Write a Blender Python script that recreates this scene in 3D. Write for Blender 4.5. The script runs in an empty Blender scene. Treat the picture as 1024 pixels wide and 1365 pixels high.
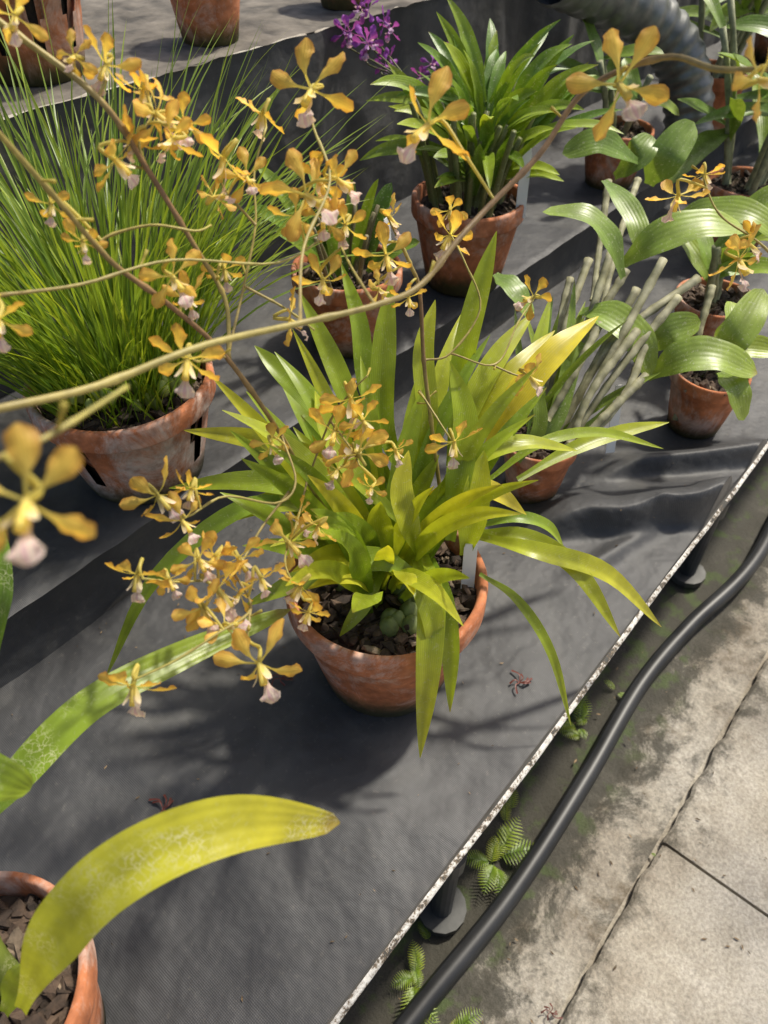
import bpy, math, random
from mathutils import Vector, Matrix, noise
R=random.Random(7)
# World frame: X runs along the bench, Y towards the back, Z up; bench top is z=0, floor is z=-0.6.
# Hand-placed plant parts, world coordinates in millimetres.
def T(s): return [[tuple(int(n)/1000 for n in p.split()) for p in r.split(',')] for r in s.strip().split(';') if r.strip()]
ENC=T("""391 280 181,345 237 203,311 211 161,276 189 63;394 273 179,351 229 203,336 206 162,317 187 93;379 280 186,337 240 213,327 220 192,318 212 152;
372 269 174,339 297 209,297 332 199,246 379 163;370 305 181,339 298 181,311 291 170,289 298 143;436 247 194,452 191 199,509 141 153,571 85 51;
444 252 189,463 214 194,478 161 171,490 104 101;416 231 169,426 192 151,425 146 107,421 104 20;454 259 187,482 234 193,503 211 180,516 194 150;
427 314 203,435 278 242,455 249 238,476 223 209;489 277 212,543 254 238,611 222 227,661 168 202;529 265 192,596 243 201,659 215 202,714 185 197;
479 317 216,506 333 304,525 334 375,554 338 428;512 295 227,545 288 276,593 280 308,658 271 323;471 310 205,500 318 261,551 322 302,618 323 326;
482 314 216,525 317 265,569 306 291,638 306 302;453 354 192,460 390 248,489 412 313,522 431 365;443 366 192,448 420 259,462 462 297,476 513 340;
428 353 200,409 414 267,398 461 304,395 496 324;418 345 201,377 395 245,347 455 260,316 525 254;410 338 191,357 388 225,321 442 232,283 524 200;
387 359 173,332 405 217,287 442 207,215 487 138,144 511 28;401 340 185,355 377 216,323 416 217,282 463 187;365 301 189,364 312 223,365 312 253;
383 279 189,375 287 231,383 304 261,406 314 285;417 250 181,427 252 233,456 266 279;544 304 201,599 309 246,688 342 307;
457 367 203,479 426 258,511 464 307,539 514 347;441 306 208,470 278 254,505 252 264,548 216 246;439 325 219,457 332 279,482 359 330,516 373 365;
400 311 195,380 350 246,379 385 282,392 414 311;415 267 192,428 273 248,460 291 298,480 327 336""")
ENCW=[27,20,22,27,19,21,21,11,14,22,13,18,24,33,26,24,28,24,23,23,23,20,25,25,25,30,21,22,20,23,24,27]
ENCT=[5,3,5,4,4,6,5,4,3,9,4,5,4,10,5,6,4,4,3,6,4,3,5,5,6,5,4,3,5,5,5,4]
BRD=T("""-57 230 203,-25 208 283,16 184 342,66 158 350,117 131 300;-35 344 208,8 322 256,74 319 275,141 311 264,234 295 241;
-2 312 326,6 285 329,15 272 313;53 383 300,77 383 347,103 422 364;-69 253 166,-51 244 202,-39 236 220""")
BRDW=[33,25,26,14,20]; BRDT=[9,5,5,3,6]
CAT=T("""896 348 243,885 370 291,872 406 319,848 453 317;1065 477 286,1039 432 279,1013 391 261,997 375 239;942 371 237,956 335 281,993 295 297,1034 254 288;
854 377 202,849 338 215,848 292 199,851 262 153;857 266 146,863 234 187,885 196 193,913 152 172;902 193 162,887 165 160,888 141 118;
939 217 163,947 199 200,1007 201 233;895 294 152,906 275 189,950 249 192;1066 373 248,1064 322 284,1069 264 294,1083 210 269;847 512 213,837 473 208,830 436 179;
1255 482 222,1250 462 276,1305 453 313;1213 493 268,1142 531 309,1094 566 295;1225 531 231,1219 498 276,1251 494 297;
700 345 64,738 331 112,802 352 174,861 363 198;725 327 71,792 292 99,874 286 130;657 333 93,683 324 136,716 357 182""")
CATW=[38,35,52,48,52,38,48,42,45,38,60,40,50,28,18,20]; CATT=[3,3,4,4,4,4,4,3,4,2,2,2,2,3,4,3]
CANES=T("""724 341 51,791 346 147,923 383 258;715 325 62,798 324 153,900 327 233;720 316 60,791 306 165,924 312 270;707 305 71,804 292 165,920 278 231;
738 335 58,850 354 184,923 356 241;733 341 58,835 388 166,934 417 232;702 297 77,752 277 130,830 261 165;728 323 71,830 316 186,959 273 243;
730 345 58,825 393 133,921 433 204;713 296 70,794 271 144,869 286 197;959 241 25,1029 267 123,1084 285 177;954 391 146,1094 445 217,1196 479 247;
977 417 151,1051 457 206,1118 493 266;724 335 118,778 333 172,836 340 207;712 293 110,759 299 163,845 293 211""")
SCAPES=T("""368 280 164,335 320 221,308 343 300,294 352 352,258 356 440,227 361 490,204 371 522,184 370 562,164 366 600,143 354 633;
209 461 640,225 458 622,249 420 587,262 405 546,273 388 500,278 373 466,261 357 436;438 294 198,446 320 292,451 335 348,452 343 410,445 349 437,440 370 475""")
ARCHSTEM=T("71 285 534,86 273 537,127 272 526,181 267 522,242 263 508,286 248 505,323 245 503,360 246 517,393 246 528,429 237 550,458 228 581,466 188 603,459 153 604,464 114 611")
BRANCH=T("""294 352 352,268 311 347,241 302 350,207 314 374,175 315 378,168 325 393;258 308 345,226 303 338,184 287 339,154 295 349,131 304 366;
308 343 300,259 306 310,222 279 320,208 247 317;184 287 339,171 256 337,142 254 342,115 260 339,90 268 339;171 256 337,154 241 336;
204 371 522,212 391 526,240 382 528,261 369 521,275 371 519;262 405 546,262 409 562,277 411 574;249 420 587,257 421 594,262 425 600;
263 359 439,303 383 463,331 396 493,350 413 519,372 421 541;242 263 508,284 300 523,330 321 542,348 350 561,355 361 574;
139 372 529,178 361 523,232 355 518,295 337 498,347 340 498;451 335 348,470 320 352,508 318 380,513 341 413,519 363 431;
470 320 352,505 294 334,546 300 355,574 303 365;441 331 323,430 295 306,429 282 296;308 343 300,336 340 347,348 326 376,356 317 390;
336 340 347,323 305 344,315 290 342;502 297 334,512 274 327,520 265 327;286 248 505,323 298 495,347 330 491;303 383 463,319 361 447,330 344 431;
631 95 415,635 137 445,626 177 464,635 204 488;43 181 587,63 178 586,98 190 579;331 396 493,318 408 519,318 408 534;258 356 440,225 339 460,219 339 469""")
DUCT=T("1401 795 464,1562 783 411,1684 729 356,1739 671 289,1752 629 202,1739 604 119")[0]
PUR=T("1041 953 433 54,1031 896 417 59,1079 914 437 48,1080 963 441 49,1036 870 405 42,1080 834 387 41,1134 825 394 41")[0]
FLOW=T("""226 442 627 31,262 425 600 34,278 410 574 46,376 428 548 39,360 362 578 53,386 291 566 54,316 401 541 53,242 406 559 39,200 413 545 25,200 390 530 25,
452 205 589 56,446 128 606 42,323 335 532 51,348 332 535 38,232 358 507 40,289 383 481 30,212 330 472 46,125 348 531 32,422 354 450 46,518 362 430 49,
316 355 442 40,341 343 466 36,440 365 471 35,577 304 367 42,519 265 326 44,430 282 297 50,344 324 372 52,319 295 348 54,328 328 347 47,430 337 417 30,
281 349 354 34,357 289 331 30,168 328 395 42,173 315 377 34,130 308 368 39,164 278 346 53,236 289 323 46,212 253 324 38,149 226 329 51,88 267 337 44,
191 288 345 38,206 241 311 31,613 209 475 45,616 149 439 54,636 201 487 30,48 165 581 38,357 335 502 32,312 276 330 26,178 295 353 34,167 296 359 34,
148 274 345 38,253 298 328 33,347 348 531 38,286 431 581 32,276 395 564 33,404 346 432 29,308 307 333 35,343 341 509 34,179 277 328 30,247 430 606 25,
262 412 564 31,298 412 563 32,332 400 524 32,298 394 523 29,318 341 519 31,242 362 488 28,341 309 360 38,256 278 331 32,188 320 391 29,186 260 351 31,
151 258 337 33,144 298 358 28,529 372 445 32,629 148 447 36""")[0]
# ---------------------------------------------------------------- helpers
def lerp(a,b,t): return a+(b-a)*t
def mix3(a,b,t): return tuple(a[i]+(b[i]-a[i])*t for i in range(3))
def sm(x): x=max(0,min(1,x)); return x*x*(3-2*x)
def cr(pts,n):
    P=[Vector(p) for p in pts]
    P=[P[0]*2-P[1]]+P+[P[-1]*2-P[-2]]
    m=len(P)-3; out=[]
    for i in range(n+1):
        t=i/n*m; k=min(int(t),m-1); f=t-k
        a,b,c,d=P[k:k+4]
        out.append(.5*((2*b)+(c-a)*f+(2*a-5*b+4*c-d)*f*f+(3*b-a-3*c+d)*f**3))
    return out
class MB:
    def __init__(s): s.v=[];s.f=[];s.c=[];s.uv=[]
    def add(s,p,c=(1,1,1),uv=(0,0)):
        s.v.append(tuple(p)); s.c.append((c[0],c[1],c[2],1)); s.uv.append(uv); return len(s.v)-1
    def grid(s,rows):
        for a,b in zip(rows[:-1],rows[1:]):
            for i in range(len(a)-1): s.f.append((a[i],a[i+1],b[i+1],b[i]))
    def obj(s,name,mat,parent=None,smooth=True):
        me=bpy.data.meshes.new(name); me.from_pydata(s.v,[],s.f)
        ca=me.color_attributes.new("Col",'FLOAT_COLOR','POINT')
        ca.data.foreach_set("color",[x for c in s.c for x in c])
        ul=me.uv_layers.new(name="UVMap")
        li=[0]*len(me.loops); me.loops.foreach_get("vertex_index",li)
        ul.data.foreach_set("uv",[x for i in li for x in s.uv[i]])
        me.polygons.foreach_set("use_smooth",[smooth]*len(me.polygons))
        me.update()
        o=bpy.data.objects.new(name,me); bpy.context.collection.objects.link(o)
        me.materials.append(mat)
        if parent: o.parent=parent
        return o
def empty(name):
    o=bpy.data.objects.new(name,None); bpy.context.collection.objects.link(o); o.empty_display_size=.05; return o
HINT=Vector((-.38,-.32,.8))
def strip(mb,C,wf,hint,fold,colf,roll=0,nu=4,ruffle=0,rs=0,twist=0):
    n=len(C)-1; rows=[]
    ps=None
    for i,p in enumerate(C):
        t=i/n
        Tn=(C[min(i+1,n)]-C[max(i-1,0)]).normalized()
        S=Tn.cross(hint)
        if S.length<.15 and ps: S=ps-Tn*ps.dot(Tn)
        S.normalize()
        if ps and S.dot(ps)<0: S=-S
        if ps: S=(S+ps).normalized()
        ps=S
        Nn=S.cross(Tn); rl=roll+twist*t
        if rl: S,Nn=(S*math.cos(rl)+Nn*math.sin(rl)),(Nn*math.cos(rl)-S*math.sin(rl))
        w=wf(t)/2
        row=[]
        for j in range(nu+1):
            u=j/nu*2-1
            z=fold*abs(u)*w - .25*fold*w*u*u
            rf=ruffle*math.sin(t*19+rs+u*2)*abs(u)*w
            row.append(mb.add(p+S*u*w*(1-.25*fold*abs(u))+Nn*(z+rf),colf(t,u),(u*.5+.5,t)))
        rows.append(row)
    mb.grid(rows)
def strapw(W):
    def f(t):
        a=.4+.6*sm(t/.45)
        b=1 if t<.5 else max(0,1-((t-.5)/.5)**2.4)
        return W*a*(.03+.97*b)
    return f
def ovalw(W):
    def f(t):
        a=.3+.7*sm(t/.35); b=1 if t<.55 else math.sqrt(max(0,1-((t-.55)/.45)**2))
        return W*a*(.03+.97*b)
    return f
DG=(.05,.125,.018); MG=(.18,.305,.028); YG=(.45,.52,.04); YE=(.72,.61,.05)
def tintcol(k):
    if k<.4: return mix3(DG,MG,k/.4)
    if k<.8: return mix3(MG,YG,(k-.4)/.4)
    return mix3(YG,YE,min(1,(k-.8)/.2))
GREYG=(.22,.30,.10)
def leafcol(k,tipbrown=0,grey=0):
    base=tintcol(max(0,k-.08)); v=R.uniform(.85,1.12); base=tuple(x*v for x in base)
    tc=tintcol(min(1,k+.18))
    if grey: base=mix3(base,GREYG,grey); tc=mix3(tc,GREYG,grey)
    def f(t,u):
        c=mix3(base,tc,t*.8)
        c=mix3(c,tuple(x*.65 for x in c),.5*max(0,1-abs(u)*6))
        if tipbrown and t>.95: c=mix3(c,(.25,.13,.05),.6)
        return c
    return f
def leaf(mb,pts,W,k,kind='strap',hint=None,fold=.35,roll=None,n=18,tw=.35,grey=0):
    C=cr(pts,n)
    wf=strapw(W) if kind=='strap' else ovalw(W)
    strip(mb,C,wf,hint or HINT,fold,leafcol(k,R.random()<.25,grey),R.uniform(-.3,.3) if roll is None else roll,4,.07,R.random()*6,R.uniform(-tw,tw))
def arch(base,az,L,elev,droop,n=6):
    p=Vector(base); pts=[tuple(p)]; e=elev
    for i in range(n):
        d=Vector((math.cos(az)*math.cos(e),math.sin(az)*math.cos(e),math.sin(e)))
        p=p+d*L/n; pts.append(tuple(p)); e-=droop/n*(.5+i/n)
        az+=R.uniform(-.06,.06)
    return pts
def tube(mb,C,r0,r1,col,sides=8,nodes=0,cap=True,bulge=1.35):
    n=len(C)-1; rows=[]; S=None
    for i,p in enumerate(C):
        Tn=(C[min(i+1,n)]-C[max(i-1,0)]).normalized()
        if S is None: S=Tn.orthogonal().normalized()
        S=(S-Tn*S.dot(Tn)).normalized(); B=Tn.cross(S)
        r=lerp(r0,r1,i/n)
        if nodes and i%nodes==0: r*=bulge
        c=col(i/n) if callable(col) else col
        rows.append([mb.add(p+(S*math.cos(a)+B*math.sin(a))*r,c,(k/sides,i/n)) for k in range(sides+1) for a in [k/sides*2*math.pi]])
    mb.grid(rows)
    if cap:
        for rw,pp in ((rows[0],C[0]),(rows[-1],C[-1])):
            m=mb.add(pp,col(0) if callable(col) else col)
            for k in range(sides): mb.f.append((rw[k],rw[k+1],m))
def blob(mb,c,r,col,ax=(1,1,1),rough=.25,seg=6,rot=None):
    rows=[]; qq=rot or Matrix.Rotation(R.uniform(0,6.28),3,Vector((R.uniform(-1,1),R.uniform(-1,1),R.uniform(-1,1))).normalized())
    o=R.uniform(0,100)
    for i in range(seg//2+2):
        th=math.pi*i/(seg//2+1); row=[]
        for j in range(seg+1):
            ph=2*math.pi*(j%seg)/seg
            d=Vector((math.sin(th)*math.cos(ph),math.sin(th)*math.sin(ph),math.cos(th)))
            rr=r*(1+rough*noise.noise(d*1.7+Vector((o,o,o)))*2)
            row.append(mb.add(Vector(c)+qq@Vector((d.x*ax[0],d.y*ax[1],d.z*ax[2]))*rr,col,(j/seg,i/3)))
        rows.append(row)
    mb.grid(rows)
# ---------------------------------------------------------------- materials
def newmat(name):
    m=bpy.data.materials.new(name); m.use_nodes=True; nt=m.node_tree; nt.nodes.clear()
    out=nt.nodes.new('ShaderNodeOutputMaterial'); return m,nt,out
def N(nt,t,**kw):
    n=nt.nodes.new(t)
    for k,v in kw.items():
        if k.startswith('i_'):
            n.inputs[k[2:].replace('_',' ')].default_value=v
        else: setattr(n,k,v)
    return n
def ramp(nt,stops,src):
    r=nt.nodes.new('ShaderNodeValToRGB'); e=r.color_ramp.elements
    while len(e)<len(stops): e.new(.5)
    for el,(p,c) in zip(e,stops):
        el.position=p; el.color=(c[0],c[1],c[2],1) if isinstance(c,tuple) else (c,c,c,1)
    nt.links.new(src,r.inputs[0]); return r
def mixc(nt,a,b,f,bt='MIX'):
    m=nt.nodes.new('ShaderNodeMix'); m.data_type='RGBA'; m.blend_type=bt
    for s,v in ((0,f),(6,a),(7,b)):
        if hasattr(v,'is_linked') : nt.links.new(v,m.inputs[s])
        elif s==0: m.inputs[0].default_value=v
        else: m.inputs[s].default_value=(v[0],v[1],v[2],1)
    return m.outputs[2]
def mul(nt,a,b):
    m=N(nt,'ShaderNodeMath',operation='MULTIPLY'); nt.links.new(a,m.inputs[0])
    if hasattr(b,'is_linked'): nt.links.new(b,m.inputs[1])
    else: m.inputs[1].default_value=b
    return m.outputs[0]
def leafmat(name,trans=.35,rough=.38,spots=0.0,veins=30,tcol=(1.5,1.35,.5),crackle=0,vc=.93):
    m,nt,out=newmat(name); L=nt.links
    at=N(nt,'ShaderNodeAttribute',attribute_name='Col'); tc=N(nt,'ShaderNodeTexCoord')
    n1=N(nt,'ShaderNodeTexNoise',i_Scale=35.0,i_Detail=4.0); L.new(tc.outputs['Object'],n1.inputs['Vector'])
    r1=ramp(nt,[(.3,.75),(.7,1.22)],n1.outputs[0])
    c=mixc(nt,at.outputs[0],r1.outputs[0],1.0,'MULTIPLY')
    wv=N(nt,'ShaderNodeTexWave',bands_direction='X',i_Scale=veins/6.28,i_Distortion=.6); L.new(tc.outputs['UV'],wv.inputs['Vector'])
    r2=ramp(nt,[(0,vc),(1,1.03)],wv.outputs[0]); c=mixc(nt,c,r2.outputs[0],1.0,'MULTIPLY')
    if spots:
        n2=N(nt,'ShaderNodeTexNoise',i_Scale=260.0,i_Detail=3.0,i_Distortion=1.5); L.new(tc.outputs['Object'],n2.inputs['Vector'])
        r3=ramp(nt,[(.60,0.0),(.68,1.0)],n2.outputs[0])
        c=mixc(nt,c,(.55,.58,.4),mul(nt,r3.outputs[0],spots))
    if crackle:
        vo=N(nt,'ShaderNodeTexVoronoi',feature='DISTANCE_TO_EDGE',i_Scale=230.0)
        nd=N(nt,'ShaderNodeTexNoise',i_Scale=160.0,i_Detail=3.0); L.new(tc.outputs['Object'],nd.inputs['Vector'])
        va=N(nt,'ShaderNodeVectorMath',operation='MULTIPLY_ADD'); L.new(nd.outputs[1],va.inputs[0]); va.inputs[1].default_value=(.010,.010,.010); L.new(tc.outputs['Object'],va.inputs[2]); L.new(va.outputs[0],vo.inputs['Vector'])
        r5=ramp(nt,[(.02,1.0),(.08,0.0)],vo.outputs['Distance'])
        n4=N(nt,'ShaderNodeTexNoise',i_Scale=32.0,i_Detail=5.0); L.new(tc.outputs['Object'],n4.inputs['Vector']); r6=ramp(nt,[(.50,0.0),(.64,1.0)],n4.outputs[0])
        c=mixc(nt,c,(.80,.78,.50),mul(nt,mul(nt,r5.outputs[0],r6.outputs[0]),crackle))
    p=N(nt,'ShaderNodeBsdfPrincipled',i_Roughness=rough); L.new(c,p.inputs['Base Color'])
    tr=N(nt,'ShaderNodeBsdfTranslucent')
    tcx=mixc(nt,c,tcol,1.0,'MULTIPLY'); L.new(tcx,tr.inputs[0])
    b=N(nt,'ShaderNodeBump',i_Strength=.15,i_Distance=.001); L.new(wv.outputs[0],b.inputs['Height']); L.new(b.outputs[0],p.inputs['Normal'])
    mx=N(nt,'ShaderNodeMixShader'); mx.inputs[0].default_value=trans
    L.new(p.outputs[0],mx.inputs[1]); L.new(tr.outputs[0],mx.inputs[2]); L.new(mx.outputs[0],out.inputs[0]); return m
M_leaf=leafmat('orchid_leaf',.40,.30,.25,26); M_cat=leafmat('broad_leaf',.28,.38,.5,14,vc=.975); M_grass=leafmat('grass_leaf',.4,.38,0,4)
M_crack=leafmat('mineral_spotted_leaf',.35,.36,.15,10,crackle=.55,vc=.985)
M_petal=leafmat('petal',.42,.55,0,14,(1.2,1.12,.7),vc=.93)
def attrmat(name,rough=.6,nscale=60,lo=.7,hi=1.2,bump=.3,bd=.001,metal=0.0):
    m,nt,out=newmat(name); L=nt.links
    at=N(nt,'ShaderNodeAttribute',attribute_name='Col'); tc=N(nt,'ShaderNodeTexCoord')
    n1=N(nt,'ShaderNodeTexNoise',i_Scale=float(nscale),i_Detail=6.0); L.new(tc.outputs['Object'],n1.inputs['Vector'])
    r1=ramp(nt,[(.3,lo),(.7,hi)],n1.outputs[0]); c=mixc(nt,at.outputs[0],r1.outputs[0],1.0,'MULTIPLY')
    p=N(nt,'ShaderNodeBsdfPrincipled',i_Roughness=rough); L.new(c,p.inputs['Base Color']); p.inputs['Metallic'].default_value=metal
    b=N(nt,'ShaderNodeBump',i_Strength=bump,i_Distance=bd); L.new(n1.outputs[0],b.inputs['Height']); L.new(b.outputs[0],p.inputs['Normal'])
    L.new(p.outputs[0],out.inputs[0]); return m
M_stem=attrmat('stem',.5,150); M_bark=attrmat('bark',.85,120,.5,1.4,.8,.003); M_cane=attrmat('cane',.65,80,.6,1.3)
M_label=attrmat('plastic_label',.4,20,.95,1.03,.05); M_metal=attrmat('dark_metal',.45,40,.6,1.3)
M_hose=attrmat('black_rubber',.45,12,.5,1.8,.2,.002)
M_duct=attrmat('galvanised_metal',.4,30,.6,1.2,.2,.001,.5); M_dirt=attrmat('dirty_gravel',.9,25,.35,1.5,.9,.006)
def potmat(name,stain):
    m,nt,out=newmat(name); L=nt.links
    tc=N(nt,'ShaderNodeTexCoord'); at=N(nt,'ShaderNodeAttribute',attribute_name='Col')
    sep=N(nt,'ShaderNodeSeparateXYZ'); L.new(tc.outputs['UV'],sep.inputs[0])
    n1=N(nt,'ShaderNodeTexNoise',i_Scale=22.0,i_Detail=8.0,i_Roughness=.65); L.new(tc.outputs['Object'],n1.inputs['Vector'])
    c=ramp(nt,[(.3,(.28,.085,.03)),(.55,(.49,.17,.068)),(.75,(.57,.235,.12))],n1.outputs[0]).outputs[0]
    c=mixc(nt,c,at.outputs[0],1.0,'MULTIPLY')
    n2=N(nt,'ShaderNodeTexNoise',i_Scale=14.0,i_Detail=10.0,i_Roughness=.78,i_Distortion=.6)
    mp=N(nt,'ShaderNodeMapping'); mp.inputs['Scale'].default_value=(1,1,.7); L.new(tc.outputs['Object'],mp.inputs[0]); L.new(mp.outputs[0],n2.inputs['Vector'])
    w=ramp(nt,[(.43 if stain>.8 else .49,0.0),(.60,stain)],n2.outputs[0]); c=mixc(nt,c,(.62,.53,.46),w.outputs[0])
    ad=N(nt,'ShaderNodeMath',operation='MULTIPLY_ADD'); L.new(n2.outputs[0],ad.inputs[0]); ad.inputs[1].default_value=.6; L.new(sep.outputs[1],ad.inputs[2])
    g=ramp(nt,[(.38,.95),(.62,0.0)],ad.outputs[0]); c=mixc(nt,c,(.055,.062,.018),g.outputs[0])
    n6=N(nt,'ShaderNodeTexNoise',i_Scale=90.0,i_Detail=5.0); L.new(tc.outputs['Object'],n6.inputs['Vector']); r6=ramp(nt,[(.3,.75),(.7,1.2)],n6.outputs[0]); c=mixc(nt,c,r6.outputs[0],1.0,'MULTIPLY')
    p=N(nt,'ShaderNodeBsdfPrincipled',i_Roughness=.85); L.new(c,p.inputs['Base Color'])
    b=N(nt,'ShaderNodeBump',i_Strength=.5,i_Distance=.002); L.new(n6.outputs[0],b.inputs['Height']); L.new(b.outputs[0],p.inputs['Normal'])
    L.new(p.outputs[0],out.inputs[0]); return m
M_pot=potmat('terracotta',.5); M_potw=potmat('limed_terracotta',.92)
def clothmat(name,axes):
    m,nt,out=newmat(name); L=nt.links
    tc=N(nt,'ShaderNodeTexCoord')
    n1=N(nt,'ShaderNodeTexNoise',i_Scale=4.0,i_Detail=9.0,i_Roughness=.65); L.new(tc.outputs['Object'],n1.inputs['Vector'])
    c=ramp(nt,[(.3,(.026,.0265,.028)),(.7,(.060,.060,.061))],n1.outputs[0]).outputs[0]
    n2=N(nt,'ShaderNodeTexNoise',i_Scale=140.0,i_Detail=6.0,i_Roughness=.7); L.new(tc.outputs['Object'],n2.inputs['Vector'])
    d=ramp(nt,[(.58,0.0),(.72,.4)],n2.outputs[0]); c=mixc(nt,c,(.14,.13,.11),d.outputs[0])
    n7=N(nt,'ShaderNodeTexNoise',i_Scale=7.0,i_Detail=6.0,i_Distortion=1.0); L.new(tc.outputs['Object'],n7.inputs['Vector'])
    d7=ramp(nt,[(.52,0.0),(.72,.42)],n7.outputs[0]); c=mixc(nt,c,(.13,.125,.11),d7.outputs[0])
    ws=[]
    for ax in axes:
        w=N(nt,'ShaderNodeTexWave',bands_direction=ax,i_Scale=190.0,i_Distortion=1.2,i_Detail=1.0); L.new(tc.outputs['Object'],w.inputs['Vector']); ws.append(w)
    a=N(nt,'ShaderNodeMath',operation='ADD'); L.new(ws[0].outputs[1],a.inputs[0]); L.new(ws[1].outputs[1],a.inputs[1])
    wr=ramp(nt,[(.3,.75),(.9,1.18)],a.outputs[0]); c=mixc(nt,c,wr.outputs[0],.6,'MULTIPLY')
    p=N(nt,'ShaderNodeBsdfPrincipled',i_Roughness=.56); L.new(c,p.inputs['Base Color'])
    b=N(nt,'ShaderNodeBump',i_Strength=.2,i_Distance=.0005); L.new(a.outputs[0],b.inputs['Height'])
    n3=N(nt,'ShaderNodeTexNoise',i_Scale=9.0,i_Detail=4.0); L.new(tc.outputs['Object'],n3.inputs['Vector'])
    b2=N(nt,'ShaderNodeBump',i_Strength=.8,i_Distance=.016); L.new(n3.outputs[0],b2.inputs['Height']); L.new(b.outputs[0],b2.inputs['Normal'])
    L.new(b2.outputs[0],p.inputs['Normal']); L.new(p.outputs[0],out.inputs[0]); return m
M_cloth=clothmat('weed_mat_cloth',('X','Y')); M_clothv=clothmat('weed_mat_cloth_draped',('X','Z'))
def railmat():
    m,nt,out=newmat('flaking_paint_edge'); L=nt.links; tc=N(nt,'ShaderNodeTexCoord')
    n1=N(nt,'ShaderNodeTexNoise',i_Scale=130.0,i_Detail=7.0,i_Roughness=.75); L.new(tc.outputs['Object'],n1.inputs['Vector'])
    n2=N(nt,'ShaderNodeTexNoise',i_Scale=9.0,i_Detail=3.0); L.new(tc.outputs['Object'],n2.inputs['Vector'])
    ad=N(nt,'ShaderNodeMath',operation='MULTIPLY_ADD'); L.new(n2.outputs[0],ad.inputs[0]); ad.inputs[1].default_value=.45; L.new(n1.outputs[0],ad.inputs[2])
    c=ramp(nt,[(.63,(.06,.057,.05)),(.67,(.15,.10,.05)),(.71,(.45,.43,.39)),(.83,(.72,.70,.64))],ad.outputs[0]).outputs[0]
    p=N(nt,'ShaderNodeBsdfPrincipled',i_Roughness=.8); L.new(c,p.inputs['Base Color'])
    b=N(nt,'ShaderNodeBump',i_Strength=.8,i_Distance=.002); L.new(n1.outputs[0],b.inputs['Height']); L.new(b.outputs[0],p.inputs['Normal'])
    L.new(p.outputs[0],out.inputs[0]); return m
M_rail=railmat()
def concmat(name,mode):
    m,nt,out=newmat(name); L=nt.links; tc=N(nt,'ShaderNodeTexCoord')
    def NZ(s,d=9.0,r=.72,dist=0.0):
        n=N(nt,'ShaderNodeTexNoise',i_Scale=float(s),i_Detail=d,i_Roughness=r,i_Distortion=dist); L.new(tc.outputs['Object'],n.inputs['Vector']); return n
    n1=NZ(4,12.0); n2=NZ(170,5.0,.6)
    c=ramp(nt,[(.32,(.24,.20,.15)),(.5,(.40,.36,.29)),(.68,(.52,.48,.41))],n1.outputs[0]).outputs[0]
    g=ramp(nt,[(.35,.68),(.65,1.2)],n2.outputs[0]); c=mixc(nt,c,g.outputs[0],.8,'MULTIPLY')
    n5=NZ(14); s5=ramp(nt,[(.50,0.0),(.64,.85 if mode==1 else .30)],n5.outputs[0]); c=mixc(nt,c,(.11,.08,.045),s5.outputs[0])
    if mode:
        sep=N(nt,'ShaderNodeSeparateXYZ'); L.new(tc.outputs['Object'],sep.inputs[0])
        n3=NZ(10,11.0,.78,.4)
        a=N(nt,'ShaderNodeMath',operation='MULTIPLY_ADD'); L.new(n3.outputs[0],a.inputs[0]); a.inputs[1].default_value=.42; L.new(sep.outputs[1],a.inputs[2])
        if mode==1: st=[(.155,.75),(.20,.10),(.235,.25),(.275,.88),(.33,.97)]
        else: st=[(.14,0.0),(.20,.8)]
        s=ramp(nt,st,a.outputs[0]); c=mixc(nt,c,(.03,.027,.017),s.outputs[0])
        if mode==1:
            n8=NZ(22,6.0,.6); r8=ramp(nt,[(.52,0.0),(.62,.8)],n8.outputs[0]); r9=ramp(nt,[(.04,0.0),(.10,1.0)],sep.outputs[1])
            c=mixc(nt,c,(.05,.075,.014),mul(nt,r8.outputs[0],r9.outputs[0]))
    p=N(nt,'ShaderNodeBsdfPrincipled',i_Roughness=.75 if mode==1 else .88); L.new(c,p.inputs['Base Color'])
    b=N(nt,'ShaderNodeBump',i_Strength=.6,i_Distance=.004); L.new(n2.outputs[0],b.inputs['Height'])
    b2=N(nt,'ShaderNodeBump',i_Strength=.5,i_Distance=.012); L.new(n5.outputs[0],b2.inputs['Height']); L.new(b.outputs[0],b2.inputs['Normal']); L.new(b2.outputs[0],p.inputs['Normal'])
    L.new(p.outputs[0],out.inputs[0]); return m
M_conc=concmat('concrete',0); M_strip=concmat('stained_concrete',1); M_slab=concmat('pavement_concrete',2)
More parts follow.
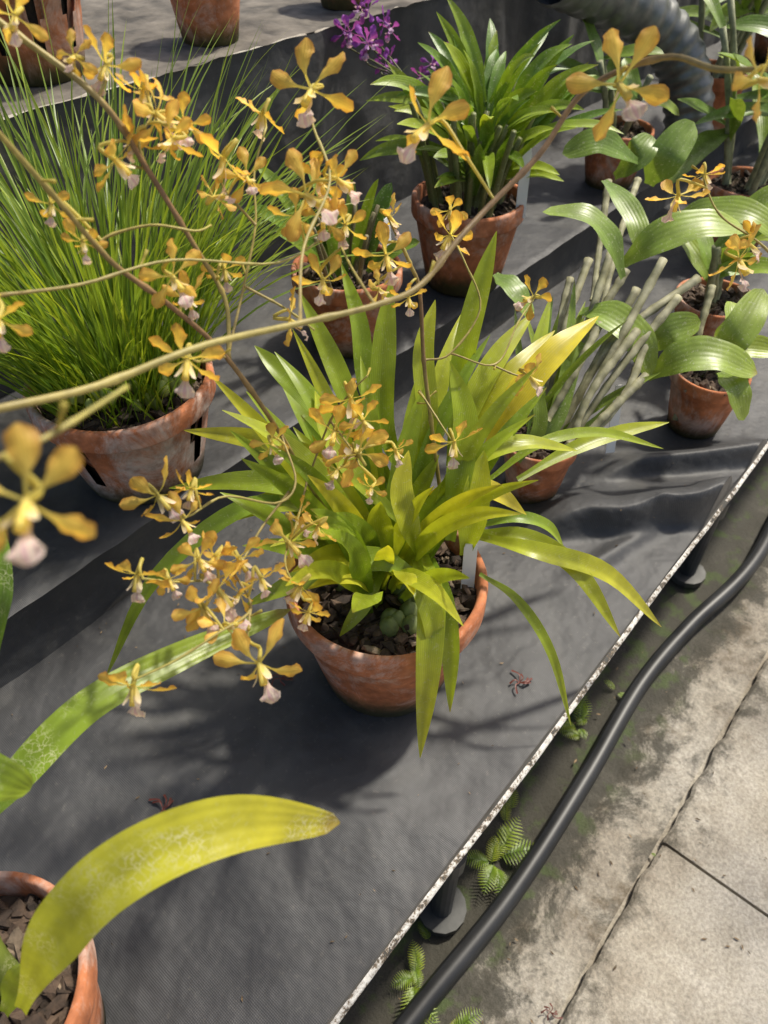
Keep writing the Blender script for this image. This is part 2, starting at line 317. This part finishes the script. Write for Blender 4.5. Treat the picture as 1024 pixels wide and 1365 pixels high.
# ---------------------------------------------------------------- pots
def pot(parent,x,y,z0,r,h,slots=(),tone=1.0,bark=True,soil=(.062,.040,.026),mat=None):
    mb=MB(); seg=72; rb=r*.68; rh=h*.2
    prof=[(rb*.9,0),(rb,.002),(lerp(rb,r*.93,.33),h*.27),(lerp(rb,r*.93,.66),h*.54),(r*.93,h-rh),(r*.99,h-rh+.001),(r*1.0,h-rh+.004),(r,h-.004),(r*.985,h),(r*.93,h),(r*.91,h-.004),(r*.86,h-rh*1.3),(rb*.9,h*.25),(rb*.85,.006),(0.001,.006)]
    rows=[]
    for k,(pr,pz) in enumerate(prof):
        rows.append([mb.add((x+pr*math.cos(a)*(1+.006*math.sin(3*a)),y+pr*math.sin(a),z0+pz+(.0015*math.sin(2*a+x*9) if pz>h*.7 else 0)),(tone,tone,tone),(j/seg,pz/h)) for j in range(seg+1) for a in [j/seg*2*math.pi]])
    for k in range(len(rows)-1):
        for j in range(seg):
            a=(j+.5)/seg*360
            sk=False
            for s in slots:
                d=(a-s+180)%360-180
                if abs(d)<5.5 and (k==2 or k==11): sk=True
                if abs(d)<8 and k==3: sk=True
            if not sk: mb.f.append((rows[k][j],rows[k][j+1],rows[k+1][j+1],rows[k+1][j]))
    mb.obj('pot',mat or M_pot,parent)
    b=MB(); zt=z0+h-rh*.75; rr=r*.87
    rows=[]
    for i in range(9):
        rad=rr*i/8
        rows.append([b.add((x+rad*math.cos(a),y+rad*math.sin(a),zt+.004*noise.noise(Vector((x+rad*math.cos(a),y+rad*math.sin(a),0))*60)),tuple(c*.6 for c in soil)) for j in range(25) for a in [(j%24)/24*2*math.pi]])
    b.grid(rows)
    rows=[[b.add((x+qq*math.cos(a),y+qq*math.sin(a),zz),tuple(c*.5 for c in soil)) for j in range(25) for a in [(j%24)/24*6.2832]] for qq,zz in ((rr*.72,z0+.01),(rr*.88,zt))]
    b.grid(rows)
    if bark:
        for i in range(int(1300*(r/.1)**2)//3):
            a=R.uniform(0,6.283); qq=rr*math.sqrt(R.random())
            v=R.uniform(.4,1.7); g=R.random()
            col=tuple(c*v for c in soil) if g>.12 else (.16*v,.12*v,.08*v)
            blob(b,(x+qq*math.cos(a),y+qq*math.sin(a),zt+R.uniform(0,.008)),R.uniform(.003,.010),col,(1.4,.9,.5),.4,5)
    b.obj('potting_bark',M_bark,parent,False)
def label(parent,x,y,z,az,tilt,h=.09,w=.016):
    mb=MB()
    S=Vector((math.cos(az),math.sin(az),0)); Tn=Vector((-math.sin(az)*math.sin(tilt),math.cos(az)*math.sin(tilt),math.cos(tilt))); Nn=S.cross(Tn)*.0006
    pr=[(-1,0),(1,0),(1,.93),(.8,1),(-.8,1),(-1,.93)]
    for sg in (1,-1):
        ids=[mb.add(Vector((x,y,z))+S*(a*w/2)+Tn*(b*h)+Nn*sg,(.75,.75,.72)) for a,b in pr]
        mb.f.append(ids if sg>0 else ids[::-1])
    for i in range(6): mb.f.append((i,(i+1)%6,6+(i+1)%6,6+i))
    mb.obj('plant_label',M_label,parent,False)
# ---------------------------------------------------------------- flower
def tepal(mb,c,d,F,L,Wd,curl,cols,tw,side):
    C=[]
    B=F.cross(d)
    for i in range(12):
        s=i/11
        C.append(c+d*(s*L*(1-.12*s*s))+F*(L*(.22*s-curl*s*s))+B*(side*L*.12*math.sin(s*2.6)))
    def wf(s):
        a=.13+.87*sm((s-.25)/.45); b=1 if s<.78 else math.sqrt(max(0,1-((s-.78)/.225)**2)); return Wd*a*b
    base,mid,edge=cols
    def cf(t,u):
        cc=mix3(base,mid,sm(t/.7)); return mix3(cc,edge,min(1,max(0,(abs(u)-.35)*1.0)*sm((t-.25)/.4)+.28*sm((t-.65)/.3)))
    strip(mb,C,wf,F,-.6,cf,tw*.3,4,.26,R.random()*6,tw)
def flower(mb,c,F,U,size,pal):
    F=F.normalized(); U=(U-F*U.dot(F)).normalized(); S=F.cross(U)
    L=size*.62; cg=R.uniform(.05,.60)
    for A in (0,64,-64,138,-138):
        AA=math.radians(A+R.uniform(-12,12)); d=U*math.cos(AA)+S*math.sin(AA)
        v=R.uniform(.85,1.15); cols=tuple(tuple(x*v for x in k) for k in pal[:3])
        tepal(mb,c,d,F,L*R.uniform(.88,1.08),L*(.34 if A==0 else .29),cg*R.uniform(.6,1.3),cols,R.uniform(-.7,.7),R.uniform(-1,1))
    cd=(F*.75-U*.35).normalized()
    C=[c+cd*(L*.45*i/4) for i in range(5)]
    tube(mb,C,L*.06,L*.08,pal[0],7)
    for sg in (1,-1):
        C=cr([c,c+cd*L*.28+S*sg*L*.10,c+cd*L*.48+S*sg*L*.17+U*L*.10],6)
        strip(mb,C,lambda t:L*.17*(.4+.6*math.sin(min(1,t+.1)*math.pi*.8)),U+S*sg*.8,.3,lambda t,u:mix3(pal[0],pal[3],t),0,2)
    ld=(F*.6-U*.8).normalized()
    C=cr([c+cd*L*.1-U*L*.05,c+cd*L*.33-U*L*.13,c+cd*L*.45+ld*L*.22,c+cd*L*.45+ld*L*.46-F*L*.1],9)
    def lw(t): return L*(.09+.30*sm((t-.35)/.35))*(1 if t<.8 else math.sqrt(max(.02,1-((t-.8)/.21)**2)))
    strip(mb,C,lw,F+U*.6,-.2,lambda t,u:mix3(pal[3],pal[4],.6*(.5+.5*math.cos(u*9))*(1-abs(u)*.6)*sm(t*2)),0,6,.35,R.random()*6)
GOLD=[(.86,.74,.18),(.90,.62,.11),(.58,.255,.045),(.90,.76,.64),(.65,.28,.44)]
PURP=[(.42,.14,.50),(.36,.08,.46),(.28,.05,.38),(.7,.5,.7),(.3,.02,.3)]
# ================================================================= bench
bench=empty('plant_bench')
def d2seg(px,py,a,b):
    ax,ay=a;bx,by=b; dx,dy=bx-ax,by-ay; t=max(0,min(1,((px-ax)*dx+(py-ay)*dy)/(dx*dx+dy*dy)))
    qx,qy=ax+t*dx,ay+t*dy; s=(px-ax)*dy-(py-ay)*dx
    return math.hypot(px-qx,py-qy),t,s
def clothz(x,y):
    z=.003*noise.noise(Vector((x*6,y*6,1)))+.0018*noise.noise(Vector((x*22,y*14,4)))
    nn=.016*noise.noise(Vector((x*12,y*12,8)))
    d,t,s=d2seg(x+nn,y+nn,(.62,.31),(.84,.105))
    w=.009 if s>0 else .050
    z+=(.026+.036*t)*sm(t*3.5)*math.exp(-(d/w)**2)
    d,t,s=d2seg(x+nn,y-nn,(.78,.29),(1.0,.105)); z+=.030*sm(t*3)*math.exp(-(d/(.009 if s>0 else .03))**2)
    d,t,s=d2seg(x-nn,y,(.6,.35),(.80,.40)); z+=.014*math.exp(-(d/.014)**2)
    d,t,s=d2seg(x+nn,y,(.58,.22),(.76,.17)); z+=.010*sm(t*3)*math.exp(-(d/.012)**2)
    d,t,s=d2seg(x+nn,y+nn,(.1,.45),(.22,.2)); z+=.003*math.exp(-(d/.02)**2)
    return z
def sheet(name,f,nu,nv,mat,parent,col=(1,1,1)):
    mb=MB(); rows=[]
    for i in range(nu+1):
        rows.append([mb.add(f(i/nu,j/nv),col,(i/nu,j/nv)) for j in range(nv+1)])
    mb.grid(rows); return mb.obj(name,mat,parent)
X0,X1=-1.2,4.2
def xm(u):
    return lerp(X0,.5,u/.3) if u<.3 else lerp(.5,1.2,(u-.3)/.5) if u<.8 else lerp(1.2,X1,(u-.8)/.2)
sheet('lower_shelf_cloth',lambda u,v:(xm(u),lerp(.123,.61,v),clothz(xm(u),lerp(.123,.61,v))),700,150,M_cloth,bench)
# hem of the cloth hanging over the lifted part of the edge
sheet('cloth_hem',lambda u,v:(lerp(.66,1.1,u),.1228-.0015*math.sin(v*3.1),lerp(-.003,clothz(lerp(.66,1.1,u),.123),v)),200,4,M_clothv,bench)
def wv(x,k,a): return a*noise.noise(Vector((x*4,k,k)))+a*.4*noise.noise(Vector((x*15,k,2)))
def r1(u,v):
    x=lerp(X0,X1,u); y=.612+wv(x,3,.012)*(1-v*.7)+.006*math.sin(v*3.1); return (x,y,lerp(-.004,.088,v)+wv(x,5,.002))
sheet('lower_riser_cloth',r1,300,10,M_clothv,bench)
def t1(u,v):
    x=lerp(X0,X1,u); y=lerp(.608+wv(x,3,.012)*.3,.965,v); return (x,y,.09+wv(x,5,.002)*(1-v)+.005*noise.noise(Vector((x*5,y*5,7)))*min(1,v*8)+.002*noise.noise(Vector((x*30,y*12,7)))-(.003 if v==0 else 0))
sheet('middle_shelf_cloth',t1,500,50,M_cloth,bench)
def r2(u,v):
    x=lerp(X0,X1,u); y=.96+wv(x,13,.03)*math.sin(v*2.8)+.008*noise.noise(Vector((x*9,v*3,11)))+.004*noise.noise(Vector((x*30,v*2,11))); return (x,y,lerp(.08,.422,v)+(wv(x,31,.006) if v>.9 else 0))
sheet('upper_riser_cloth',r2,500,24,M_clothv,bench)
def t2(u,v):
    x=lerp(X0,X1,u); y=lerp(.955,2.3,v); return (x,y,.425+.006*noise.noise(Vector((x*5,y*5,17)))+.004*noise.noise(Vector((x*40,y*40,17))))
sheet('upper_shelf_gravel',t2,400,100,M_dirt,bench,(.12,.105,.085))
def box(mb,a,b,col):
    x0,y0,z0=a;x1,y1,z1=b
    i=[mb.add(p,col) for p in ((x0,y0,z0),(x1,y0,z0),(x1,y1,z0),(x0,y1,z0),(x0,y0,z1),(x1,y0,z1),(x1,y1,z1),(x0,y1,z1))]
    for f in ((0,3,2,1),(4,5,6,7),(0,1,5,4),(1,2,6,5),(2,3,7,6),(3,0,4,7)): mb.f.append(tuple(i[k] for k in f))
def railf(u,v):
    x=lerp(X0,X1,u); a=v*math.pi; return (x,.1200-.0050*math.sin(a)+wv(x,9,.003),.0035*math.cos(a)+wv(x*3,4,.0018)+.001)
sheet('painted_front_edge',railf,900,6,M_rail,bench)
mb=MB(); box(mb,(X0,.1235,-.034),(X1,.137,-.0035),(.10,.10,.098)); box(mb,(X0,.15,-.06),(X1,.19,-.012),(.03,.03,.03)); box(mb,(X0,.93,.0),(X1,.95,.07),(.03,.03,.03))
for x in (-.55,.37,1.3,2.2,3.2):
    for y in (.19,.57):
        tube(mb,[Vector((x,y,-.6)),Vector((x,y,-.01))],.017,.017,(.04,.04,.04),14)
        tube(mb,[Vector((x,y,-.6)),Vector((x,y,-.585))],.04,.04,(.05,.05,.045),14)
        tube(mb,[Vector((x,y,-.40)),Vector((x,y,-.36))],.023,.023,(.05,.05,.045),14)
    box(mb,(x-.02,.191,-.05),(x+.02,.929,-.015),(.03,.03,.03))
    tube(mb,[Vector((x,.9,-.6)),Vector((x,.9,.05))],.017,.017,(.04,.04,.04),10)
    tube(mb,[Vector((x,2.2,-.6)),Vector((x,2.2,.42))],.017,.017,(.04,.04,.04),10)
mb.obj('frame_and_legs',M_metal,bench,False)
# ================================================================= ground
mb=MB(); mb.grid([[mb.add((x,y,-.616)) for x in (-40,40)] for y in (-40,40)]); mb.obj('ground',M_conc)
def stripf(u,v):
    x=lerp(-1.5,5,u); y=lerp(-.03,.9,v); return (x,y,-.602+.005*noise.noise(Vector((x*4,y*8,3)))-.007*sm((y-.05)/.04)+.003*noise.noise(Vector((x*25,y*25,3))))
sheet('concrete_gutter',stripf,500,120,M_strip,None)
mb=MB()
edges=[-2.05,-1.15,-.24,.70,1.62,2.55,3.5,4.4]
ye=[-.034,-1.0,-2.0]
for i in range(len(edges)-1):
    for k in range(2):
        g=.003; xa,xb=edges[i]+g,edges[i+1]-g; ya,yb=ye[k+1]+g,ye[k]-g; zt=-.594+R.uniform(-.001,.001)
        nx=60; rows=[]
        for a in range(nx+1):
            xx=lerp(xa,xb,a/nx); jag=.008*noise.noise(Vector((xx*22,k,5)))+.005*noise.noise(Vector((xx*70,k,5))) if k==0 else 0
            yb2=yb+jag
            rows.append([mb.add(p) for p in ((xx,yb2,-.612),(xx,yb2,zt-.005),(xx,yb2-.006,zt),(xx,(ya+yb)/2,zt),(xx,ya+.004,zt),(xx,ya,zt-.004),(xx,ya,-.612))])
        mb.grid(rows)
        for rw in (rows[0],rows[-1]): mb.f.append(tuple(rw))
mb.obj('pavement',M_slab,None,False)
mb=MB(); C=cr([(-.6,.10,-.582),(.0,.135,-.582),(.2135,.132,-.582),(.45,.115,-.582),(.70,.12,-.582),(.95,.134,-.58),(1.15,.12,-.578),(1.4,.085,-.57),(1.8,.10,-.578),(2.6,.06,-.58),(4,.1,-.58)],120)
tube(mb,C,.0165,.0165,(.016,.016,.016),18); mb.obj('black_hose',M_hose)
# ================================================================= center orchid
e=empty('potted_golden_orchid')
PX,PY=.366,.306
pot(e,PX,PY,.0,.1,.155)
mb=MB()
for pts,w,k in zip(ENC,ENCW,ENCT): leaf(mb,pts,w/1000,k/10+.18,roll=R.uniform(-.15,.15),tw=.25)
for i in range(50):
    az=R.uniform(0,6.283); qq=R.uniform(.0,.055); L=R.uniform(.12,.26)
    leaf(mb,arch((PX+qq*math.cos(az)+.01,PY+qq*math.sin(az)+.01,.14),az+R.uniform(-.4,.4),L,R.uniform(1.0,1.45),R.uniform(.3,1.3)),R.uniform(.015,.024),R.uniform(.3,.85))
mb.obj('leaves',M_leaf,e)
mb=MB()
for i in range(16):
    az=R.uniform(0,6.283); qq=R.uniform(.01,.06)
    blob(mb,(PX+qq*math.cos(az),PY+qq*math.sin(az),.134),.011,(.16,.20,.06),(1,1,1.5),.05,10,Matrix.Identity(3))
mb.obj('pseudobulbs',M_cane,e)
label(e,.412,.240,.128,-.87,.15,.07,.013)
BR=(.22,.125,.06); GR=(.40,.36,.08)
mb=MB(); nodes=[]
for s in SCAPES:
    C=cr(s,60); tube(mb,C,.0020,.0014,lambda t:mix3(BR,GR,.3+.3*math.sin(t*9)),8,12); nodes+=C
for s in BRANCH:
    C=cr(s,24); tube(mb,C,.0010,.0007,lambda t:mix3(BR,GR,.4+.5*t),6,8); nodes+=C
C=cr(ARCHSTEM[0],90); tube(mb,C,.0018,.0017,lambda t:mix3(BR,(.40,.35,.09),.40+.35*math.sin(t*7)),8,15); nodes+=C
fb=MB()
for fl in FLOW:
    p=Vector(fl[:3]); sz=fl[3]
    qn=min(nodes,key=lambda c:(c-p).length)
    F=Vector((-.5,-.55,-.1))+Vector((R.uniform(-1,1),R.uniform(-1,1),R.uniform(-.6,.7)))*.75
    U=Vector((R.uniform(-.5,.5),R.uniform(-.5,.5),1))
    F.normalize()
    back=p-F*sz*.12
    Cp=cr([tuple(qn),tuple((qn+back)/2+Vector((0,0,.004))),tuple(back-F*sz*.15),tuple(p)],10)
    tube(fb,Cp,.0009,.0015,(.66,.57,.13),6)
    flower(fb,p,F,U,sz,GOLD)
for i in range(30):
    qn=R.choice(nodes); d=Vector((R.uniform(-1,1),R.uniform(-1,1),R.uniform(-.3,1))).normalized()
    tube(fb,[qn,qn+d*.006,qn+d*.010],.0006,.0012,(.5,.42,.08),5)
mb.obj('flower_stems',M_stem,e); fb.obj('flowers',M_petal,e)
# ================================================================= front-left orchid
e=empty('potted_broadleaf_orchid'); pot(e,-.083,.29,0,.078,.15)
mb=MB()
for i,(pts,w,k) in enumerate(zip(BRD,BRDW,BRDT)): leaf(mb,pts,w/1000,k/10,'oval' if i in (0,1,2) else 'strap',fold=.25,n=36,roll=0,tw=.1)
tube(mb,cr([(-.06,.27,.13),(-.055,.285,.18),(-.04,.30,.215)],8),.010,.006,(.22,.28,.05),8)
tube(mb,cr([(-.09,.30,.13),(-.075,.32,.18),(-.036,.344,.208)],8),.009,.005,(.22,.28,.05),8)
mb.obj('leaves',M_crack,e)
# ================================================================= grass orchid
e=empty('potted_grassleaf_orchid'); GX,GY=.350,.688; pot(e,GX,GY,.09,.105,.137,slots=(288,198,108,18),tone=1.05,mat=M_potw)
mb=MB()
camaz=math.atan2(-GY,-GX)
for i in range(760):
    az=R.uniform(0,6.283); qq=.08*math.sqrt(R.random()); L=R.uniform(.2,.42)
    bx,by=qq*math.cos(az),qq*math.sin(az)
    if (bx*math.cos(camaz)+by*math.sin(camaz))>.045: continue
    a2=az+R.uniform(-.8,.8); fr=max(0,math.cos(a2-camaz))
    P=arch((GX+bx,GY+by,.205),a2,L*(1-.3*fr),lerp(R.uniform(.75,1.5),1.4,fr*.8),R.uniform(.2,1.6)*(1-.4*fr),5)
    C=cr(P,10); k=R.uniform(.1,.75); cc=tintcol(k*.85)
    wd=R.uniform(.0024,.0036)
    strip(mb,C,lambda t:wd*(1 if t<.7 else 1.03-((t-.7)/.3)**2),Vector((R.uniform(-.5,.5),R.uniform(-.5,.5),1)),.5,lambda t,u:mix3(cc,(.36,.42,.10),t*.4),0,2)
for i in range(110):
    az=camaz+R.uniform(-1.2,1.2); qq=R.uniform(.035,.08)
    P=arch((GX+qq*math.cos(az),GY+qq*math.sin(az),.205),az+R.uniform(-1.5,1.5),R.uniform(.04,.16),R.uniform(1.0,1.5),R.uniform(.0,1.0),4)
    k=R.uniform(.2,.8); cc=tintcol(k)
    strip(mb,cr(P,7),lambda t:.0028*(1 if t<.7 else 1.03-((t-.7)/.3)**2),Vector((R.uniform(-.5,.5),R.uniform(-.5,.5),1)),.5,lambda t,u:cc,0,2)
mb.obj('leaves',M_grass,e)
mb=MB()
for i in range(70):
    az=R.uniform(0,6.283); qq=.080*math.sqrt(R.random())
    blob(mb,(GX+qq*math.cos(az),GY+qq*math.sin(az),.212+R.uniform(0,.04)),R.uniform(.0045,.0065),(.28,.34,.08),(1,1,1.7),.05,8,Matrix.Identity(3))
mb.obj('pseudobulbs',M_cane,e)
# ================================================================= small pot behind
e=empty('potted_young_orchid'); sx,sy=.735,.69; pot(e,sx,sy,.09,.08,.122)
mb=MB()
for i in range(13):
    az=R.uniform(0,6.283); qq=R.uniform(0,.04)
    leaf(mb,arch((sx+qq*math.cos(az),sy+qq*math.sin(az),.2),az,R.uniform(.08,.19),R.uniform(.8,1.4),R.uniform(.1,.9)),R.uniform(.018,.028),R.uniform(.1,.45),'oval')
for i in range(9):
    az=R.uniform(0,6.283); qq=R.uniform(0,.05); tube(mb,[Vector(p) for p in arch((sx+qq*math.cos(az),sy+qq*math.sin(az),.19),az,.1,1.3,.2)],.004,.003,(.22,.19,.10),7)
mb.obj('leaves',M_cat,e); label(e,sx+.04,sy-.05,.19,.2,.1)
# ================================================================= top pot
e=empty('potted_dendrobium_orchid'); tx,ty=1.0,.668; pot(e,tx,ty,.09,.091,.145)
mb=MB()
for i in range(85):
    az=R.uniform(0,6.283); qq=R.uniform(0,.06); up=R.uniform(0,.13)
    leaf(mb,arch((tx+.03+qq*math.cos(az),ty+qq*math.sin(az),.24+up),az+R.uniform(-.3,.3),R.uniform(.09,.18),R.uniform(.4,1.35),R.uniform(.3,1.3)),R.uniform(.016,.026),R.uniform(.1,.6))
for i in range(30):
    az=R.uniform(0,6.283); qq=R.uniform(0,.06); tube(mb,[Vector(p) for p in arch((tx+qq*math.cos(az),ty+qq*math.sin(az),.22),az,R.uniform(.08,.18),1.35,.2)],.005,.004,(.2,.22,.08),7)
mb.obj('leaves',M_cat,e); label(e,tx+.02,ty-.085,.215,-.87,.12,.1)
mb=MB(); fb=MB()
for fl in PUR:
    p=Vector(fl[:3])+Vector((-.01,-.01,-.012)); sz=fl[3]; tube(mb,cr([(tx-.05,ty+.03,.26),(tx-.05,ty+.08,.38),tuple(p+Vector((.01,.02,-.03))),tuple(p)],14),.0018,.001,(.12,.13,.05),6)
    for _ in range(2):
        flower(fb,p+Vector((R.uniform(-1,1),R.uniform(-1,1),R.uniform(-1,1)))*.012,Vector((R.uniform(-1,.2),R.uniform(-1,0),R.uniform(-.5,.6))),Vector((R.uniform(-.5,.5),.2,1)),sz*.85,PURP)
mb.obj('purple_flower_stems',M_stem,e); fb.obj('purple_flowers',M_petal,e)
# ================================================================= cattleya
e=empty('potted_cattleya_orchid'); pot(e,.715,.335,0,.05,.095)
mb=MB()
for c in CANES:
    C=cr(c,28); nn=R.randint(5,7); ph=R.random()*6
    tube(mb,C,.0040,.0056,lambda t:mix3((.22,.21,.11),(.37,.35,.22),.5+.5*math.sin(t*50+ph)),9,nn,True,1.2)
mb.obj('canes',M_cane,e)
mb=MB()
for pts,w,k in zip(CAT,CATW,CATT): leaf(mb,pts,w/1000,k/10+.12,'oval' if w>31 else 'strap',fold=.2,grey=.35)
for i in range(10):
    az=R.uniform(-.9,1.4); leaf(mb,arch((.73+R.uniform(-.03,.03),.35+R.uniform(-.03,.03),.09),az,R.uniform(.12,.24),R.uniform(.6,1.2),R.uniform(.1,.6)),R.uniform(.010,.016),R.uniform(.3,.6),grey=.2)
mb.obj('leaves',M_cat,e); label(e,.80,.27,.05,-.7,.2,.1,.013)
def misc(name,x,y,z,r,h,n,Lr,Wr,kk,kind='oval',canes=6,ch=.15):
    e=empty(name); pot(e,x,y,z,r,h)
    mb=MB(); cb=MB()
    for i in range(canes):
        az=R.uniform(0,6.283); qq=R.uniform(0,r*.5)
        P=arch((x+qq*math.cos(az),y+qq*math.sin(az),z+h*.8),az,ch*R.uniform(.6,1.2),1.35,.3); tube(cb,[Vector(p) for p in P],.006,.005,(.25,.26,.14),8,2)
        for j in range(max(1,n//max(1,canes))):
            pb=P[R.randint(2,len(P)-1)]
            leaf(mb,arch(pb,R.uniform(0,6.283),R.uniform(*Lr),R.uniform(.0,1.2),R.uniform(.3,1.2)),R.uniform(*Wr),R.uniform(*kk),kind,grey=.25)
    if canes: cb.obj('canes',M_cane,e)
    mb.obj('leaves',M_cat,e); return e
misc('potted_orchid',1.0,.225,0,.055,.10,3,(.08,.12),(.03,.04),(.3,.6),'oval',2,.08)
misc('potted_orchid',1.19,.30,0,.065,.11,9,(.1,.14),(.035,.045),(.3,.6),'oval',3,.12)
misc('potted_orchid',1.54,.68,.09,.07,.11,14,(.10,.16),(.03,.045),(.2,.5),'oval',5,.14)
misc('potted_orchid',1.94,.66,.09,.08,.14,34,(.14,.24),(.025,.05),(.2,.6),'strap',8,.35)
misc('potted_orchid',1.6,.42,.0,.08,.14,30,(.14,.24),(.03,.05),(.2,.6),'strap',8,.3)
misc('potted_orchid',2.3,.5,.0,.09,.14,50,(.14,.26),(.03,.05),(.2,.6),'strap',10,.5)
misc('potted_orchid',2.7,.75,.09,.09,.14,50,(.14,.26),(.03,.05),(.2,.6),'strap',10,.5)
# upper shelf pots
for x,y,r,h,sl in ((.56,1.07,.085,.14,(250,170,90,330,290,210)),(.82,1.03,.06,.11,()),(1.12,1.03,.062,.11,()),(.34,1.12,.085,.14,(250,320)),(1.4,1.05,.065,.11,())):
    e=empty('terracotta_pot'); pot(e,x,y,.425,r,h,slots=sl)
# duct
mb=MB(); C=cr(DUCT,70); n=len(C); rows=[]; S=None
for i,p in enumerate(C):
    Tn=(C[min(i+1,n-1)]-C[max(i-1,0)]).normalized()
    if S is None: S=Tn.orthogonal().normalized()
    S=(S-Tn*S.dot(Tn)).normalized(); B=Tn.cross(S); r=.050+.003*math.sin(i*1.5)
    rows.append([mb.add(p+(S*math.cos(a)+B*math.sin(a))*r,(.19,.195,.19)) for k in range(25) for a in [k/24*6.28318]])
mb.grid(rows); mb.obj('corrugated_drain_pipe',M_duct)
# ferns
def fern(mb,base,az,L,k):
    P=cr(arch(base,az,L,.8,1.3),14); side=Vector((-math.sin(az),math.cos(az),0))
    tube(mb,P,.0006,.0003,(.12,.16,.04),5)
    for i in range(2,15):
        t=i/14; pl=L*.30*math.sin(math.pi*(t*.85+.12))
        for sg in (1,-1):
            Tn=(P[min(i,14)]-P[i-1]).normalized(); d=(side*sg+Tn*.45).normalized()
            strip(mb,[P[i]+d*pl*qq/4-Vector((0,0,pl*.15*(qq/4)**2)) for qq in range(5)],lambda s:pl*.17*(1-s**1.5)+.0003,Vector((0,0,1)),.1,leafcol(k),0,2,.4,i)
e=MB()
for (x,y,nf,Lm) in ((.81,.18,6,.07),(.50,.165,7,.075),(.56,.19,3,.05),(.27,.165,6,.075),(.225,.085,6,.055),(.33,.18,3,.05),(.70,-.03,3,.016),(.93,.17,2,.04)):
    for j in range(nf): fern(e,(x+R.uniform(-.025,.025),y+R.uniform(-.01,.01),-.607),R.uniform(-3.1,3.1),R.uniform(.5,1.1)*Lm,R.uniform(.4,.7))
e.obj('fern_clumps',M_leaf)
# wilted flowers
mb=MB()
for c in ((.441,.177,.003),(.099,.3635,.003),(.276,.382,.003),(.36,-.02,-.594)):
    c=Vector(c)
    if c.z>-.1: c.z+=clothz(c.x,c.y)
    for j in range(7):
        a=R.uniform(0,6.283); l=R.uniform(.6,1.2)
        C=cr([tuple(c),tuple(c+Vector((math.cos(a)*.008*l,math.sin(a)*.008*l,.003))),tuple(c+Vector((math.cos(a+.5)*.016*l,math.sin(a+.5)*.016*l,.0)))],6)
        strip(mb,C,lambda t:.0009+.0018*t,Vector((0,0,1)),.4,lambda t,u:(.12,.03,.02),0,2)
mb.obj('wilted_flowers',M_stem)
mb=MB()
for i in range(300):
    onb=R.random()<.4
    x=R.uniform(-.2,1.1); y=R.uniform(.14,.6) if onb else R.uniform(-.5,.3)
    z=(clothz(x,y)+.001) if onb else (-.592 if y<-.04 else -.599)
    a=R.uniform(0,6.28); l=R.uniform(.001,.003) if onb else R.uniform(.002,.006)
    v=R.uniform(.4,1.6); col=(.16*v,.11*v,.06*v)
    i0=[mb.add((x+dx*l*math.cos(a)-dy*l*.3*math.sin(a),y+dx*l*math.sin(a)+dy*l*.3*math.cos(a),z+R.uniform(0,.0015)),col) for dx,dy in ((-1,-.6),(.2,-1),(1,.2),(-.3,1))]
    mb.f.append(tuple(i0))
mb.obj('leaf_litter',M_bark,None,False)
# ================================================================= unseen tree, added so its leaf clumps dapple the pavement and bench
e=empty('added_dapple_tree'); mb=MB()
tube(mb,cr([(4.2,-2.6,-.61),(4.1,-2.4,1.0),(3.8,-1.9,2.2),(3.4,-1.4,2.9)],20),.14,.07,(.12,.09,.06),14)
lb=MB()
def clump(cx,cy,cz,rad,n):
    q0=Vector((3.75,-1.85,2.2)); q1=Vector((cx,cy,cz))
    tube(mb,cr([tuple(q0),tuple((q0+q1)/2+Vector((0,0,.25))),tuple(q1)],12),.030,.005,(.12,.09,.06),8)
    for i in range(n):
        b=q1+Vector((R.gauss(0,rad),R.gauss(0,rad),R.gauss(0,rad*.7)))
        leaf(lb,arch(b,R.uniform(0,6.28),R.uniform(.06,.11),R.uniform(-.6,.6),.8,3),R.uniform(.03,.05),R.uniform(.2,.5),'oval',n=6)
for gx,gy,nn in ((.72,-.24,22),(.48,-.36,18),(1.02,-.14,18),(.95,-.42,18),(.36,-.14,14),(1.3,-.3,16)):
    clump(gx+1.72,gy-.30,2.2+R.uniform(-.1,.1),.08,nn)
for gx,gy in ((.05,.12),(-.06,.22)):
    clump(gx+1.36,gy-.24,2.2,.06,12)
mb.obj('trunk_and_branches',M_bark,e); lb.obj('foliage',M_leaf,e)
# ================================================================= light, camera
sd=Vector((.85,-.15,0)).normalized(); el=math.radians(58)
sv=sd*math.cos(el)+Vector((0,0,math.sin(el)))
sl=bpy.data.lights.new('sun','SUN'); sl.energy=4.9; sl.angle=math.radians(3.0); sl.color=(1,.94,.82)
so=bpy.data.objects.new('sun',sl); bpy.context.collection.objects.link(so); so.rotation_euler=(-sv).to_track_quat('-Z','Y').to_euler()
w=bpy.data.worlds.new('World'); bpy.context.scene.world=w; w.use_nodes=True; nt=w.node_tree
bg=nt.nodes['Background']; sk=nt.nodes.new('ShaderNodeTexSky'); sk.sky_type='NISHITA'; sk.sun_disc=False; sk.sun_elevation=el; sk.sun_rotation=math.atan2(sd.x,sd.y); sk.dust_density=4.0
nt.links.new(sk.outputs[0],bg.inputs[0]); bg.inputs[1].default_value=.15
cd=bpy.data.cameras.new('camera'); cd.lens=26.37; cd.sensor_width=36; cd.clip_start=.02; cd.clip_end=200
cd.dof.use_dof=True; cd.dof.focus_distance=.72; cd.dof.aperture_fstop=9
co=bpy.data.objects.new('camera',cd); bpy.context.collection.objects.link(co); co.location=(0,0,.72); co.rotation_euler=(math.radians(45),0,math.radians(40.17-90))
sc=bpy.context.scene; sc.camera=co; sc.view_settings.view_transform='Standard'
